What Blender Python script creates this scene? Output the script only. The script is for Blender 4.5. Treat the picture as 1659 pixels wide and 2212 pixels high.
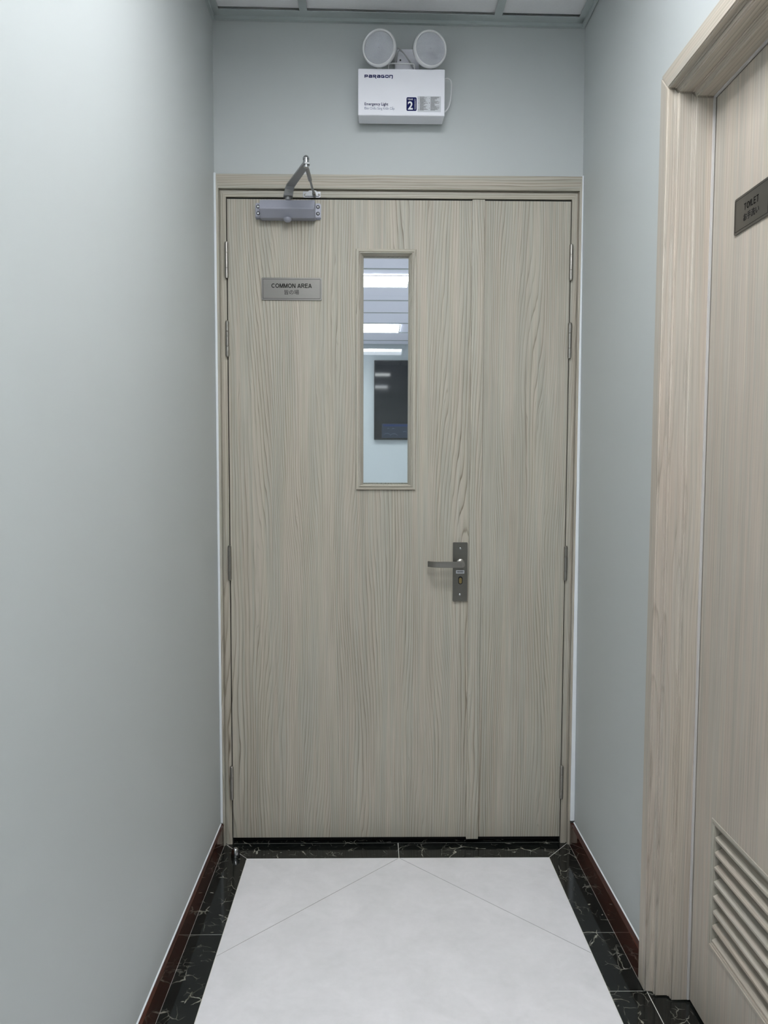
import bpy, bmesh, math, random
from mathutils import Vector, Matrix, noise as mnoise
random.seed(7)
S = bpy.context.scene
COL = S.collection
for o in list(bpy.data.objects):
    bpy.data.objects.remove(o)

# ------------------------------------------------------------------ camera
YAW, PITCH, ROLL = 0.0144, -0.0656, 0.00298
cd = bpy.data.cameras.new('camera'); cam = bpy.data.objects.new('camera', cd); COL.objects.link(cam)
cd.sensor_fit = 'VERTICAL'; cd.sensor_height = 36.0; cd.sensor_width = 27.0
cd.lens = 1657.76 / 2212 * 36.0
cd.clip_start = 0.02
def _dir(xr, ur, d):
    c, s = math.cos(ROLL), math.sin(ROLL); x = xr*c-ur*s; u = xr*s+ur*c
    c, s = math.cos(PITCH), math.sin(PITCH); y = d*c-u*s; z = d*s+u*c
    c, s = math.cos(YAW), math.sin(YAW); return Vector((x*c+y*s, -x*s+y*c, z))
R_, U_, F_ = _dir(1, 0, 0), _dir(0, 1, 0), _dir(0, 0, 1)
M = Matrix((R_, U_, -F_)).transposed().to_4x4(); M.translation = Vector((-0.0821, -2.5001, 1.2806))
cam.matrix_world = M
S.camera = cam

# ------------------------------------------------------------------ world, exposure
w = bpy.data.worlds.new('world'); S.world = w; w.use_nodes = True
w.node_tree.nodes['Background'].inputs[0].default_value = (0.5, 0.55, 0.6, 1)
w.node_tree.nodes['Background'].inputs[1].default_value = 0.02
S.view_settings.view_transform = 'Standard'; S.view_settings.look = 'None'
S.view_settings.gamma = 1.0; S.view_settings.use_curve_mapping = False
S.view_settings.exposure = 0.0
KEY, FILL, FAR, ROOM = 19.5, 29.0, 26.0, 12.5        # brightness of the ceiling light panels (key above the door end, an added fill panel, the corridor's far end, the common room)

# ------------------------------------------------------------------ node helpers
def newmat(name):
    m = bpy.data.materials.new(name); m.use_nodes = True
    nt = m.node_tree; b = nt.nodes['Principled BSDF']
    return m, nt, b
def N(nt, t, **kw):
    n = nt.nodes.new(t)
    for k, v in kw.items(): setattr(n, k, v)
    return n
def mth(nt, op, a, b=None, c=None, clamp=False):
    n = nt.nodes.new('ShaderNodeMath'); n.operation = op; n.use_clamp = clamp
    for i, v in enumerate((a, b, c)):
        if v is None: continue
        if isinstance(v, (int, float)): n.inputs[i].default_value = v
        else: nt.links.new(v, n.inputs[i])
    return n.outputs[0]
def comb(nt, x, y, z=0.0):
    n = nt.nodes.new('ShaderNodeCombineXYZ')
    for i, v in enumerate((x, y, z)):
        if isinstance(v, (int, float)): n.inputs[i].default_value = v
        else: nt.links.new(v, n.inputs[i])
    return n.outputs[0]
def noise(nt, vec, scale=1.0, detail=2.0, rough=0.5, dist=0.0):
    n = nt.nodes.new('ShaderNodeTexNoise'); n.inputs['Scale'].default_value = scale
    n.inputs['Detail'].default_value = detail; n.inputs['Roughness'].default_value = rough
    n.inputs['Distortion'].default_value = dist
    nt.links.new(vec, n.inputs['Vector']); return n.outputs['Fac']
def ramp(nt, fac, stops):
    n = nt.nodes.new('ShaderNodeValToRGB'); cr = n.color_ramp
    while len(cr.elements) > 1: cr.elements.remove(cr.elements[-1])
    cr.elements[0].position = stops[0][0]; cr.elements[0].color = stops[0][1]
    for p, c in stops[1:]:
        e = cr.elements.new(p); e.color = c
    nt.links.new(fac, n.inputs[0]); return n.outputs[0]
def mix(nt, fac, a, b, mode='MIX'):
    n = nt.nodes.new('ShaderNodeMix'); n.data_type = 'RGBA'; n.blend_type = mode
    for i, v in ((0, fac), (6, a), (7, b)):
        if isinstance(v, (int, float)): n.inputs[i].default_value = v
        elif isinstance(v, tuple): n.inputs[i].default_value = v
        else: nt.links.new(v, n.inputs[i])
    return n.outputs[2]
def srgb(r, g, b):
    f = lambda c: (c/255/12.92) if c/255 <= .04045 else ((c/255+.055)/1.055)**2.4
    return (f(r), f(g), f(b), 1.0)
def bump(nt, h, bsdf, strength=0.2, dist=0.001):
    n = nt.nodes.new('ShaderNodeBump'); n.inputs['Strength'].default_value = strength; n.inputs['Distance'].default_value = dist
    nt.links.new(h, n.inputs['Height']); nt.links.new(n.outputs[0], bsdf.inputs['Normal'])
def wpos(nt):
    g = N(nt, 'ShaderNodeNewGeometry'); s = N(nt, 'ShaderNodeSeparateXYZ'); nt.links.new(g.outputs['Position'], s.inputs[0])
    return g.outputs['Position'], s.outputs[0], s.outputs[1], s.outputs[2]

def plain(name, col, rough=0.5, metal=0.0, spec=0.5, noise_amt=0.0, scale=40):
    m, nt, b = newmat(name)
    b.inputs['Roughness'].default_value = rough; b.inputs['Metallic'].default_value = metal
    b.inputs['Specular IOR Level'].default_value = spec
    P, x, y, z = wpos(nt)
    n = noise(nt, P, scale, 3)
    amt = noise_amt or 0.03
    lo = tuple(c*(1-amt) for c in col[:3])+(1,); hi = tuple(min(1, c*(1+amt)) for c in col[:3])+(1,)
    nt.links.new(mix(nt, n, lo, hi), b.inputs['Base Color'])
    return m

def wood(name, mode, light=1.0, cath=1.0, pink=0.0, ring=0.92, off=0.0):
    """pale ash laminate; mode = direction of the grain"""
    m, nt, b = newmat(name)
    P, x, y, z = wpos(nt)
    if mode == 'z': u = mth(nt, 'ADD', x, mth(nt, 'MULTIPLY', y, 0.83)); v = z
    elif mode == 'x': u = mth(nt, 'ADD', z, mth(nt, 'MULTIPLY', y, 0.83)); v = x
    else: u = mth(nt, 'ADD', z, mth(nt, 'MULTIPLY', x, 0.83)); v = y
    if off: u = mth(nt, 'ADD', u, off)
    def uv(su, sv, off=0.0): return comb(nt, mth(nt, 'MULTIPLY', u, su), mth(nt, 'MULTIPLY', v, sv), off)
    big = noise(nt, uv(6.0, 0.75, 3.1), 1.0, 1.5, 0.4)
    wig = noise(nt, uv(34.0, 3.4, 7.7), 1.0, 2.0, 0.5)
    ph = mth(nt, 'ADD', mth(nt, 'MULTIPLY', u, 118.0), mth(nt, 'MULTIPLY', big, 19.0*cath))
    ph = mth(nt, 'ADD', ph, mth(nt, 'MULTIPLY', wig, 1.6))
    fr = mth(nt, 'FRACT', ph)
    # asymmetric growth ring: slow rise, sharp dark edge
    late = ramp(nt, fr, [(0.0, (0, 0, 0, 1)), (0.45, (0.04, 0.04, 0.04, 1)), (0.78, (0.30, 0.30, 0.30, 1)), (0.90, (1, 1, 1, 1)), (0.97, (0, 0, 0, 1))])
    msk = noise(nt, uv(16.0, 1.6, 1.3), 1.0, 2.0, 0.5)
    msk = ramp(nt, msk, [(0.28, (0.12, 0.12, 0.12, 1)), (0.62, (1, 1, 1, 1))])
    line = mth(nt, 'MULTIPLY', late, msk)
    fr2 = mth(nt, 'FRACT', mth(nt, 'ADD', mth(nt, 'MULTIPLY', ph, 2.37), mth(nt, 'MULTIPLY', wig, 3.0)))
    msk2 = ramp(nt, noise(nt, uv(26.0, 2.4, 21.0), 1.0, 2.0, 0.5), [(0.46, (0, 0, 0, 1)), (0.66, (.5, .5, .5, 1))])
    line2 = mth(nt, 'MULTIPLY', ramp(nt, fr2, [(0.0, (0, 0, 0, 1)), (0.7, (0, 0, 0, 1)), (0.86, (1, 1, 1, 1)), (0.97, (0, 0, 0, 1))]), msk2)
    line = mth(nt, 'MAXIMUM', line, line2)
    fib = noise(nt, uv(420.0, 7.0, 5.0), 1.0, 3.0, 0.6)
    fib2 = noise(nt, uv(150.0, 2.2, 9.0), 1.0, 2.0, 0.5)
    band = noise(nt, uv(24.0, 0.45, 2.0), 1.0, 3.0, 0.55)
    band2 = noise(nt, uv(42.0, 0.7, 12.0), 1.0, 1.0, 0.5)
    L = light
    def c(r, g, bb):
        k = srgb(r, g, bb); return (min(1, k[0]*.945*L*(1+pink*.07)), min(1, k[1]*.925*L), min(1, k[2]*.895*L*(1+pink*.03)), 1)
    base = ramp(nt, band, [(0.32, c(184, 180, 169)), (0.42, c(196, 187, 174)), (0.49, c(188, 186, 176)), (0.56, c(197, 191, 177)), (0.63, c(200, 191, 179)), (0.72, c(196, 194, 184))])
    base = mix(nt, mth(nt, 'MULTIPLY', band2, 0.5), base, c(180, 181, 174))
    col = mix(nt, mth(nt, 'MULTIPLY', line, ring), base, c(116, 106, 90))
    fibr = ramp(nt, fib, [(0.3, (0.84, 0.84, 0.83, 1)), (0.7, (1.06, 1.06, 1.06, 1))])
    col = mix(nt, 0.75, col, fibr, 'MULTIPLY')
    f2 = ramp(nt, fib2, [(0.3, (0.90, 0.90, 0.89, 1)), (0.7, (1.05, 1.05, 1.05, 1))])
    col = mix(nt, 0.9, col, f2, 'MULTIPLY')
    nt.links.new(col, b.inputs['Base Color'])
    b.inputs['Roughness'].default_value = 0.52; b.inputs['Specular IOR Level'].default_value = 0.35
    bump(nt, mth(nt, 'SUBTRACT', mth(nt, 'MULTIPLY', fib, 0.4), line), b, 0.10, 0.0004)
    return m

WZ = wood('ash_laminate_upright', 'z'); WX = wood('ash_laminate_across', 'x', 1.0, 0.25); WY = wood('ash_laminate_lengthways', 'y', 1.0, 0.3, 0.4, 0.5)
WS = wood('ash_laminate_strip', 'z', 1.03, 0.8, 0.0, 0.85, 5.37); WJ = wood('ash_laminate_jamb', 'z', 1.05, 1.5, 0.6, 0.45, 2.11)
WT = wood('ash_laminate_fine', 'z', 0.98, 0.22, 0.6, 0.28)

def paint(name, col, rough=0.5):
    m, nt, b = newmat(name)
    P, x, y, z = wpos(nt)
    n = noise(nt, P, 2.0, 3)
    nt.links.new(mix(nt, n, tuple(c*.975 for c in col[:3])+(1,), tuple(c*1.02 for c in col[:3])+(1,)), b.inputs['Base Color'])
    b.inputs['Roughness'].default_value = rough; b.inputs['Specular IOR Level'].default_value = 0.4
    bump(nt, noise(nt, P, 260, 3), b, 0.08, 0.0006)
    return m
PAINT = paint('sage_grey_paint', srgb(189, 194, 194))
PAINT_ROOM = paint('pale_sage_paint', srgb(188, 197, 200))

def marble():
    m, nt, b = newmat('black_marble')
    P, x, y, z = wpos(nt)
    nz = N(nt, 'ShaderNodeTexNoise'); nz.inputs['Scale'].default_value = 9.0; nz.inputs['Detail'].default_value = 4.0
    nt.links.new(P, nz.inputs['Vector'])
    va = N(nt, 'ShaderNodeVectorMath', operation='MULTIPLY_ADD')
    nt.links.new(nz.outputs['Color'], va.inputs[0]); va.inputs[1].default_value = (0.09, 0.09, 0.09); nt.links.new(P, va.inputs[2])
    def vor(scale, off):
        vm = N(nt, 'ShaderNodeVectorMath', operation='ADD'); nt.links.new(va.outputs[0], vm.inputs[0]); vm.inputs[1].default_value = off
        v = N(nt, 'ShaderNodeTexVoronoi', feature='DISTANCE_TO_EDGE'); v.inputs['Scale'].default_value = scale
        nt.links.new(vm.outputs[0], v.inputs['Vector']); return v.outputs['Distance']
    v1 = vor(13.0, (0, 0, 0)); v2 = vor(29.0, (3, 5, 1))
    wv = noise(nt, P, 30, 3)
    t1 = ramp(nt, mth(nt, 'DIVIDE', v1, mth(nt, 'ADD', mth(nt, 'POWER', wv, 3.0), 0.03)), [(0.0, (1, 1, 1, 1)), (0.05, (0.35, 0.35, 0.35, 1)), (0.13, (0, 0, 0, 1))])
    t2 = ramp(nt, v2, [(0.0, (1, 1, 1, 1)), (0.02, (0.3, 0.3, 0.3, 1)), (0.045, (0, 0, 0, 1))])
    k1 = ramp(nt, noise(nt, P, 15, 3), [(0.52, (0, 0, 0, 1)), (0.60, (1, 1, 1, 1))])
    k2 = ramp(nt, noise(nt, P, 17, 2, 0.6), [(0.50, (0, 0, 0, 1)), (0.66, (.5, .5, .5, 1))])
    vein = mth(nt, 'MAXIMUM', mth(nt, 'MULTIPLY', t1, k1), mth(nt, 'MULTIPLY', t2, k2))
    # small elongated fossils
    vv = N(nt, 'ShaderNodeTexVoronoi', feature='F1'); vv.inputs['Scale'].default_value = 46.0
    mp = N(nt, 'ShaderNodeVectorMath', operation='MULTIPLY'); nt.links.new(va.outputs[0], mp.inputs[0]); mp.inputs[1].default_value = (0.55, 1.0, 1.0)
    nt.links.new(mp.outputs[0], vv.inputs['Vector'])
    dots = ramp(nt, vv.outputs['Distance'], [(0.0, (1, 1, 1, 1)), (0.10, (.7, .7, .7, 1)), (0.14, (0, 0, 0, 1))])
    k3 = ramp(nt, noise(nt, P, 23, 1), [(0.56, (0, 0, 0, 1)), (0.62, (1, 1, 1, 1))])
    vein = mth(nt, 'MAXIMUM', vein, mth(nt, 'MULTIPLY', dots, k3))
    base = ramp(nt, noise(nt, P, 14, 4), [(0.3, (0.004, 0.005, 0.005, 1)), (0.75, (0.014, 0.016, 0.015, 1))])
    vc = ramp(nt, noise(nt, P, 40, 2), [(0.3, srgb(120, 120, 104)), (0.7, srgb(200, 198, 186))])
    nt.links.new(mix(nt, vein, base, vc), b.inputs['Base Color'])
    b.inputs['Roughness'].default_value = 0.09; b.inputs['Specular IOR Level'].default_value = 0.5
    return m
MARBLE = marble()

def porcelain(name, lo, hi, rough=0.22):
    m, nt, b = newmat(name)
    P, x, y, z = wpos(nt)
    a = noise(nt, P, 7, 5, 0.6, 0.6); c = noise(nt, P, 45, 4, 0.6)
    f = mth(nt, 'ADD', mth(nt, 'MULTIPLY', a, 0.75), mth(nt, 'MULTIPLY', c, 0.25))
    nt.links.new(ramp(nt, f, [(0.3, lo), (0.65, hi)]), b.inputs['Base Color'])
    b.inputs['Roughness'].default_value = rough
    return m
WHITE_TILE = porcelain('white_porcelain', srgb(228, 227, 229), srgb(242, 240, 243))
GROUT = plain('grout', srgb(112, 112, 110), 0.9)
GROUTW = plain('white_grout', srgb(216, 216, 210), 0.8)

def granite_red():
    m, nt, b = newmat('red_brown_skirting')
    P, x, y, z = wpos(nt)
    v = comb(nt, mth(nt, 'MULTIPLY', x, 30.0), mth(nt, 'MULTIPLY', y, 6.0), mth(nt, 'MULTIPLY', z, 60.0))
    n = noise(nt, v, 1.0, 4, 0.6)
    nt.links.new(ramp(nt, n, [(0.3, srgb(50, 23, 16)), (0.7, srgb(74, 38, 28))]), b.inputs['Base Color'])
    b.inputs['Roughness'].default_value = 0.06
    return m
SKIRT = granite_red()

def brushed(name, col, rough=0.32, axis='x'):
    m, nt, b = newmat(name)
    P, x, y, z = wpos(nt)
    if axis == 'x': v = comb(nt, mth(nt, 'MULTIPLY', x, 8.0), mth(nt, 'MULTIPLY', y, 8.0), mth(nt, 'MULTIPLY', z, 1400.0))
    else: v = comb(nt, mth(nt, 'MULTIPLY', x, 900.0), mth(nt, 'MULTIPLY', y, 900.0), mth(nt, 'MULTIPLY', z, 10.0))
    n = noise(nt, v, 1.0, 2, 0.5)
    nt.links.new(mix(nt, n, tuple(c*.88 for c in col[:3])+(1,), tuple(min(1, c*1.1) for c in col[:3])+(1,)), b.inputs['Base Color'])
    b.inputs['Metallic'].default_value = 1.0
    nt.links.new(mth(nt, 'ADD', mth(nt, 'MULTIPLY', n, 0.1), rough-0.05), b.inputs['Roughness'])
    return m
STEEL_SIGN = brushed('brushed_steel_sign', srgb(122, 120, 116), 0.34)
NICKEL = brushed('satin_nickel', srgb(160, 156, 150), 0.3, 'z')
NICKEL_D = brushed('dark_satin_nickel', srgb(128, 126, 120), 0.34)
SILVER = plain('silver_painted_metal', srgb(158, 160, 172), 0.36, 0.08, noise_amt=0.02)
SILVER_D = plain('grey_painted_metal', srgb(150, 152, 152), 0.42, 0.35)
CHROME = plain('polished_chrome', srgb(190, 191, 193), 0.14, 1.0)
DARKHOLE = plain('dark_recess', srgb(14, 14, 15), 0.6)
RUBBER = plain('black_rubber', srgb(18, 18, 19), 0.7)
BRASS = plain('aged_brass', srgb(150, 132, 88), 0.4, 0.7)
WHITEP = plain('white_powder_coat', srgb(238, 239, 246), 0.38, noise_amt=0.01)
WHITEPL = plain('white_plastic', srgb(220, 221, 222), 0.35)
GREYPL = plain('grey_cable_plastic', srgb(175, 177, 180), 0.45)
CAULK = plain('white_sealant', srgb(232, 236, 240), 0.5)
NAVY = plain('navy_print', srgb(12, 20, 82), 0.7, spec=0.2)
GREYINK = plain('grey_blue_print', srgb(132, 138, 166), 0.5)
INK = plain('black_print', srgb(16, 14, 14), 0.7, spec=0.2)
INK2 = plain('grey_etched_print', srgb(46, 44, 44), 0.85, spec=0.1)
INK3 = plain('pale_grey_print', srgb(150, 152, 156), 0.5)
WHITEINK = plain('white_print', srgb(236, 238, 242), 0.5)
STICK = plain('pale_grey_sticker', srgb(208, 211, 216), 0.5)
TBAR = plain('grey_ceiling_grid', srgb(176, 184, 184), 0.5)
CEIL = plain('white_ceiling_tile', srgb(232, 232, 234), 0.9, noise_amt=0.04, scale=160)
CEIL_R = plain('white_room_ceiling', srgb(232, 234, 246), 0.9)
TVB = plain('black_tv_plastic', srgb(20, 20, 22), 0.35)
TVS = plain('dark_tv_glass', srgb(30, 32, 35), 0.05)
SEAL = plain('pale_grey_seal', srgb(196, 194, 192), 0.5)

def glass():
    m, nt, b = newmat('clear_glass')
    nt.nodes.remove(b)
    out = nt.nodes['Material Output']
    P, x, y, z = wpos(nt)
    g = N(nt, 'ShaderNodeBsdfGlossy'); g.inputs['Roughness'].default_value = 0.0
    t = N(nt, 'ShaderNodeBsdfTransparent')
    nt.links.new(mix(nt, noise(nt, P, 5, 1), (0.95, 0.975, 0.965, 1), (0.96, 0.98, 0.975, 1)), t.inputs[0])
    f = N(nt, 'ShaderNodeFresnel'); f.inputs[0].default_value = 1.5
    mx = N(nt, 'ShaderNodeMixShader')
    nt.links.new(f.outputs[0], mx.inputs[0]); nt.links.new(t.outputs[0], mx.inputs[1]); nt.links.new(g.outputs[0], mx.inputs[2])
    nt.links.new(mx.outputs[0], out.inputs[0])
    return m
GLASS = glass()
def lensmat():
    m, nt, b = newmat('prismatic_lens')
    out = nt.nodes['Material Output']
    P, x, y, z = wpos(nt)
    v = N(nt, 'ShaderNodeTexVoronoi'); v.inputs['Scale'].default_value = 620.0; nt.links.new(P, v.inputs['Vector'])
    b.inputs['Base Color'].default_value = srgb(214, 218, 224); b.inputs['Roughness'].default_value = 0.25
    bump(nt, v.outputs['Distance'], b, 0.5, 0.001)
    nt.links.new(mix(nt, v.outputs['Distance'], srgb(222, 226, 234), srgb(244, 246, 250)), b.inputs['Base Color'])
    t = N(nt, 'ShaderNodeBsdfTransparent'); t.inputs[0].default_value = (0.93, 0.95, 1, 1)
    mx = N(nt, 'ShaderNodeMixShader'); mx.inputs[0].default_value = 0.46
    nt.links.new(t.outputs[0], mx.inputs[1]); nt.links.new(b.outputs[0], mx.inputs[2]); nt.links.new(mx.outputs[0], out.inputs[0])
    return m
LENS = lensmat()
def emis(name, col, st):
    m, nt, b = newmat(name)
    b.inputs['Base Color'].default_value = (0.8, 0.8, 0.8, 1)
    b.inputs['Emission Color'].default_value = col; b.inputs['Emission Strength'].default_value = st
    return m
E_KEY = emis('lit_diffuser', (0.97, 0.985, 1.0, 1), KEY)
E_FILL = emis('lit_diffuser_fill', (0.95, 0.98, 1.0, 1), FILL)
E_FAR = emis('lit_diffuser_far', (0.95, 0.98, 1.0, 1), FAR)
E_ROOM = emis('lit_diffuser_room', (0.95, 0.98, 1.0, 1), ROOM)

# ------------------------------------------------------------------ mesh helpers
def bm_new(): return bmesh.new()
def box(bm, x0, x1, y0, y1, z0, z1):
    vs = [bm.verts.new(p) for p in ((x0,y0,z0),(x1,y0,z0),(x1,y1,z0),(x0,y1,z0),(x0,y0,z1),(x1,y0,z1),(x1,y1,z1),(x0,y1,z1))]
    return [bm.faces.new([vs[i] for i in f]) for f in ((0,3,2,1),(4,5,6,7),(0,1,5,4),(1,2,6,5),(2,3,7,6),(3,0,4,7))]
def bevel(bm, r, seg=2):
    bmesh.ops.recalc_face_normals(bm, faces=bm.faces)
    es = [e for e in bm.edges if len(e.link_faces) == 2 and e.calc_face_angle(0) > 0.5]
    bmesh.ops.bevel(bm, geom=es, offset=r, segments=seg, affect='EDGES', clamp_overlap=True)
def prism(bm, pts, a, b, fn):
    """closed outline pts (2D), extruded between a and b; fn(p, q, t) -> 3D"""
    A = [bm.verts.new(fn(p, q, a)) for p, q in pts]; B = [bm.verts.new(fn(p, q, b)) for p, q in pts]
    n = len(pts)
    bm.faces.new(A); bm.faces.new(B[::-1])
    for i in range(n): bm.faces.new((A[i], B[i], B[(i+1) % n], A[(i+1) % n]))
def lathe(bm, prof, c=(0, 0, 0), axis='z', n=32, cap=True):
    rings = []
    for r, h in prof:
        ring = []
        for i in range(n):
            a = 2*math.pi*i/n; p, q = r*math.cos(a), r*math.sin(a)
            v = {'z': (p, q, h), 'y': (p, h, q), 'x': (h, p, q)}[axis]
            ring.append(bm.verts.new((c[0]+v[0], c[1]+v[1], c[2]+v[2])))
        rings.append(ring)
    for A, B in zip(rings, rings[1:]):
        for i in range(n): bm.faces.new((A[i], A[(i+1) % n], B[(i+1) % n], B[i]))
    if cap: bm.faces.new(rings[0][::-1]); bm.faces.new(rings[-1])
def tube(bm, pts, r, n=10):
    pts = [Vector(p) for p in pts]; rad = r if isinstance(r, (list, tuple)) else [r]*len(pts)
    t0 = (pts[1]-pts[0]).normalized(); up = Vector((0, 0, 1)) if abs(t0.z) < .9 else Vector((1, 0, 0))
    rings = []; nrm = t0.cross(up).normalized()
    for i, p in enumerate(pts):
        t = (pts[min(i+1, len(pts)-1)]-pts[max(i-1, 0)]).normalized()
        nrm = (nrm - t*nrm.dot(t)).normalized(); bn = t.cross(nrm)
        rings.append([bm.verts.new(p+(nrm*math.cos(2*math.pi*k/n)+bn*math.sin(2*math.pi*k/n))*rad[i]) for k in range(n)])
    for A, B in zip(rings, rings[1:]):
        for i in range(n): bm.faces.new((A[i], A[(i+1) % n], B[(i+1) % n], B[i]))
    bm.faces.new(rings[0][::-1]); bm.faces.new(rings[-1])
def curve_pts(ctrl, n=8):
    """Catmull-Rom through control points"""
    P = [Vector(c) for c in ctrl]; P = [2*P[0]-P[1]] + P + [2*P[-1]-P[-2]]; out = []
    for i in range(1, len(P)-2):
        for k in range(n):
            t = k/n; a, b, c, d = P[i-1], P[i], P[i+1], P[i+2]
            out.append(0.5*((2*b)+(c-a)*t+(2*a-5*b+4*c-d)*t*t+(3*b-a-3*c+d)*t*t*t))
    out.append(P[-2]); return out
def plate_hole(bm, u0, u1, v0, v1, h, d0, d1, fn):
    a0, a1, b0, b1 = h
    for d, flip in ((d0, False), (d1, True)):
        us = [u0, a0, a1, u1]; vs = [v0, b0, b1, v1]
        g = [[bm.verts.new(fn(uu, vv, d)) for vv in vs] for uu in us]
        for i in range(3):
            for j in range(3):
                if i == 1 and j == 1: continue
                bm.faces.new((g[i][j], g[i+1][j], g[i+1][j+1], g[i][j+1]))
    for (p, q, r, s) in ((u0, v0, u1, v0), (u1, v0, u1, v1), (u1, v1, u0, v1), (u0, v1, u0, v0), (a0, b0, a1, b0), (a1, b0, a1, b1), (a1, b1, a0, b1), (a0, b1, a0, b0)):
        bm.faces.new([bm.verts.new(fn(*t)) for t in ((p, q, d0), (r, s, d0), (r, s, d1), (p, q, d1))])
    bmesh.ops.remove_doubles(bm, verts=bm.verts, dist=1e-6)
    bmesh.ops.recalc_face_normals(bm, faces=bm.faces)
def tilt_world(o):
    m = Matrix.Identity(4)
    while o: m = o.matrix_basis @ m; o = o.parent
    return m
def obj(name, bm, mat, parent=None, smooth=False, label=None, origin=None):
    """link bm (world coordinates) as one mesh object with its origin at its own centre"""
    bmesh.ops.recalc_face_normals(bm, faces=bm.faces)
    me = bpy.data.meshes.new(name); 
    vs = [v.co for v in bm.verts]
    lo = Vector((min(v.x for v in vs), min(v.y for v in vs), min(v.z for v in vs))); hi = Vector((max(v.x for v in vs), max(v.y for v in vs), max(v.z for v in vs)))
    c = Vector(origin) if origin is not None else (lo+hi)/2
    bmesh.ops.translate(bm, verts=bm.verts, vec=-c)
    bm.to_mesh(me); bm.free()
    me.materials.append(mat)
    if smooth:
        for p in me.polygons: p.use_smooth = True
        try: me.set_sharp_from_angle(angle=math.radians(38))
        except Exception: pass
    o = bpy.data.objects.new(name, me); COL.objects.link(o)
    if parent: o.parent = parent; o.location = tilt_world(parent).inverted() @ c if parent.rotation_euler.y == 0 else c - parent.location
    else: o.location = c
    if label: o['label'] = label
    return o
def tag(o, label, cat, group=None, kind=None):
    o['label'] = label; o['category'] = cat
    if group: o['group'] = group
    if kind: o['kind'] = kind
    return o
def empty(name, loc):
    o = bpy.data.objects.new(name, None); o.empty_display_size = 0.1; COL.objects.link(o); o.location = loc; return o
def bx(name, dims, mat, parent=None, r=0.0, seg=2, label=None):
    bm = bm_new(); box(bm, *dims)
    if r: bevel(bm, r, seg)
    return obj(name, bm, mat, parent, label=label)
def share(src, parent, world, name=None):
    o = src.copy(); COL.objects.link(o); o.parent = parent
    o.location = Vector(world) - (tilt_world(parent).translation if parent else Vector((0, 0, 0)))
    if name: o.name = name
    return o
def text(bm_target, s, size, loc, rot, bold=0.0, align='CENTER', sx=1.0, extrude=0.0002, font_scale_y=1.0, spacing=1.0):
    """write s into bm_target as thin raised lettering"""
    c = bpy.data.curves.new('t', 'FONT'); c.body = s; c.size = size; c.align_x = align; c.align_y = 'CENTER'
    c.offset = bold; c.extrude = extrude; c.resolution_u = 4; c.space_character = spacing
    o = bpy.data.objects.new('t', c); COL.objects.link(o)
    dg = bpy.context.evaluated_depsgraph_get(); dg.update()
    me = bpy.data.meshes.new_from_object(o.evaluated_get(dg))
    mat = Matrix.Translation(Vector(loc)) @ rot.to_4x4() @ Matrix.Diagonal((sx, font_scale_y, 1, 1))
    me.transform(mat); bm_target.from_mesh(me)
    bpy.data.objects.remove(o); bpy.data.curves.remove(c); bpy.data.meshes.remove(me)
def ribbon(bm, pts, hw, place, closed=False):
    P = [Vector(p) for p in pts]; n = len(P); A = []; B = []
    for i in range(n):
        a = P[i-1] if (i > 0 or closed) else P[i]; b = P[(i+1) % n] if (i < n-1 or closed) else P[i]
        d1 = (P[i]-a); d2 = (b-P[i])
        d1 = d1.normalized() if d1.length > 1e-9 else d2.normalized(); d2 = d2.normalized() if d2.length > 1e-9 else d1
        m = d1+d2; m = m.normalized() if m.length > 1e-6 else d1
        k = min(1.6, 1/max(.35, m.dot(d1))); nn = Vector((-m.y, m.x))*hw*k
        A.append(bm.verts.new(place(*(P[i]+nn)))); B.append(bm.verts.new(place(*(P[i]-nn))))
    for i in range(n if closed else n-1):
        j = (i+1) % n; bm.faces.new((A[i], B[i], B[j], A[j]))
def earc(cx, cy, rx, ry, a0, a1, n=18):
    return [(cx+rx*math.cos(math.radians(a0+(a1-a0)*i/n)), cy+ry*math.sin(math.radians(a0+(a1-a0)*i/n))) for i in range(n+1)]
SANS = {'C': (.86, [earc(.46, .5, .37, .415, 42, 318)]), 'O': (.95, [earc(.475, .5, .385, .415, 0, 345, 23)]), 'M': (.92, [[(.09, 0), (.09, 1)], [(.83, 0), (.83, 1)], [(.13, .97), (.46, .03)], [(.46, .03), (.79, .97)]]),
        'N': (.80, [[(.09, 0), (.09, 1)], [(.71, 0), (.71, 1)], [(.12, .97), (.68, .03)]]), 'A': (.84, [[(.07, 0), (.42, .97)], [(.42, .97), (.77, 0)], [(.2, .28), (.64, .28)]]),
        'R': (.80, [[(.09, 0), (.09, 1)], [(.09, .92), (.46, .92)]+earc(.48, .705, .20, .215, 80, -80, 10)+[(.46, .49), (.09, .49)], [(.40, .47), (.72, 0)]]),
        'E': (.72, [[(.09, 0), (.09, 1)], [(.09, .92), (.70, .92)], [(.09, .52), (.66, .52)], [(.09, .08), (.72, .08)]]), 'T': (.72, [[(0, .92), (.72, .92)], [(.36, 0), (.36, .92)]]),
        'I': (.20, [[(.1, 0), (.1, 1)]]), 'L': (.64, [[(.09, 0), (.09, 1)], [(.09, .08), (.64, .08)]]), ' ': (.28, [])}
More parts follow.
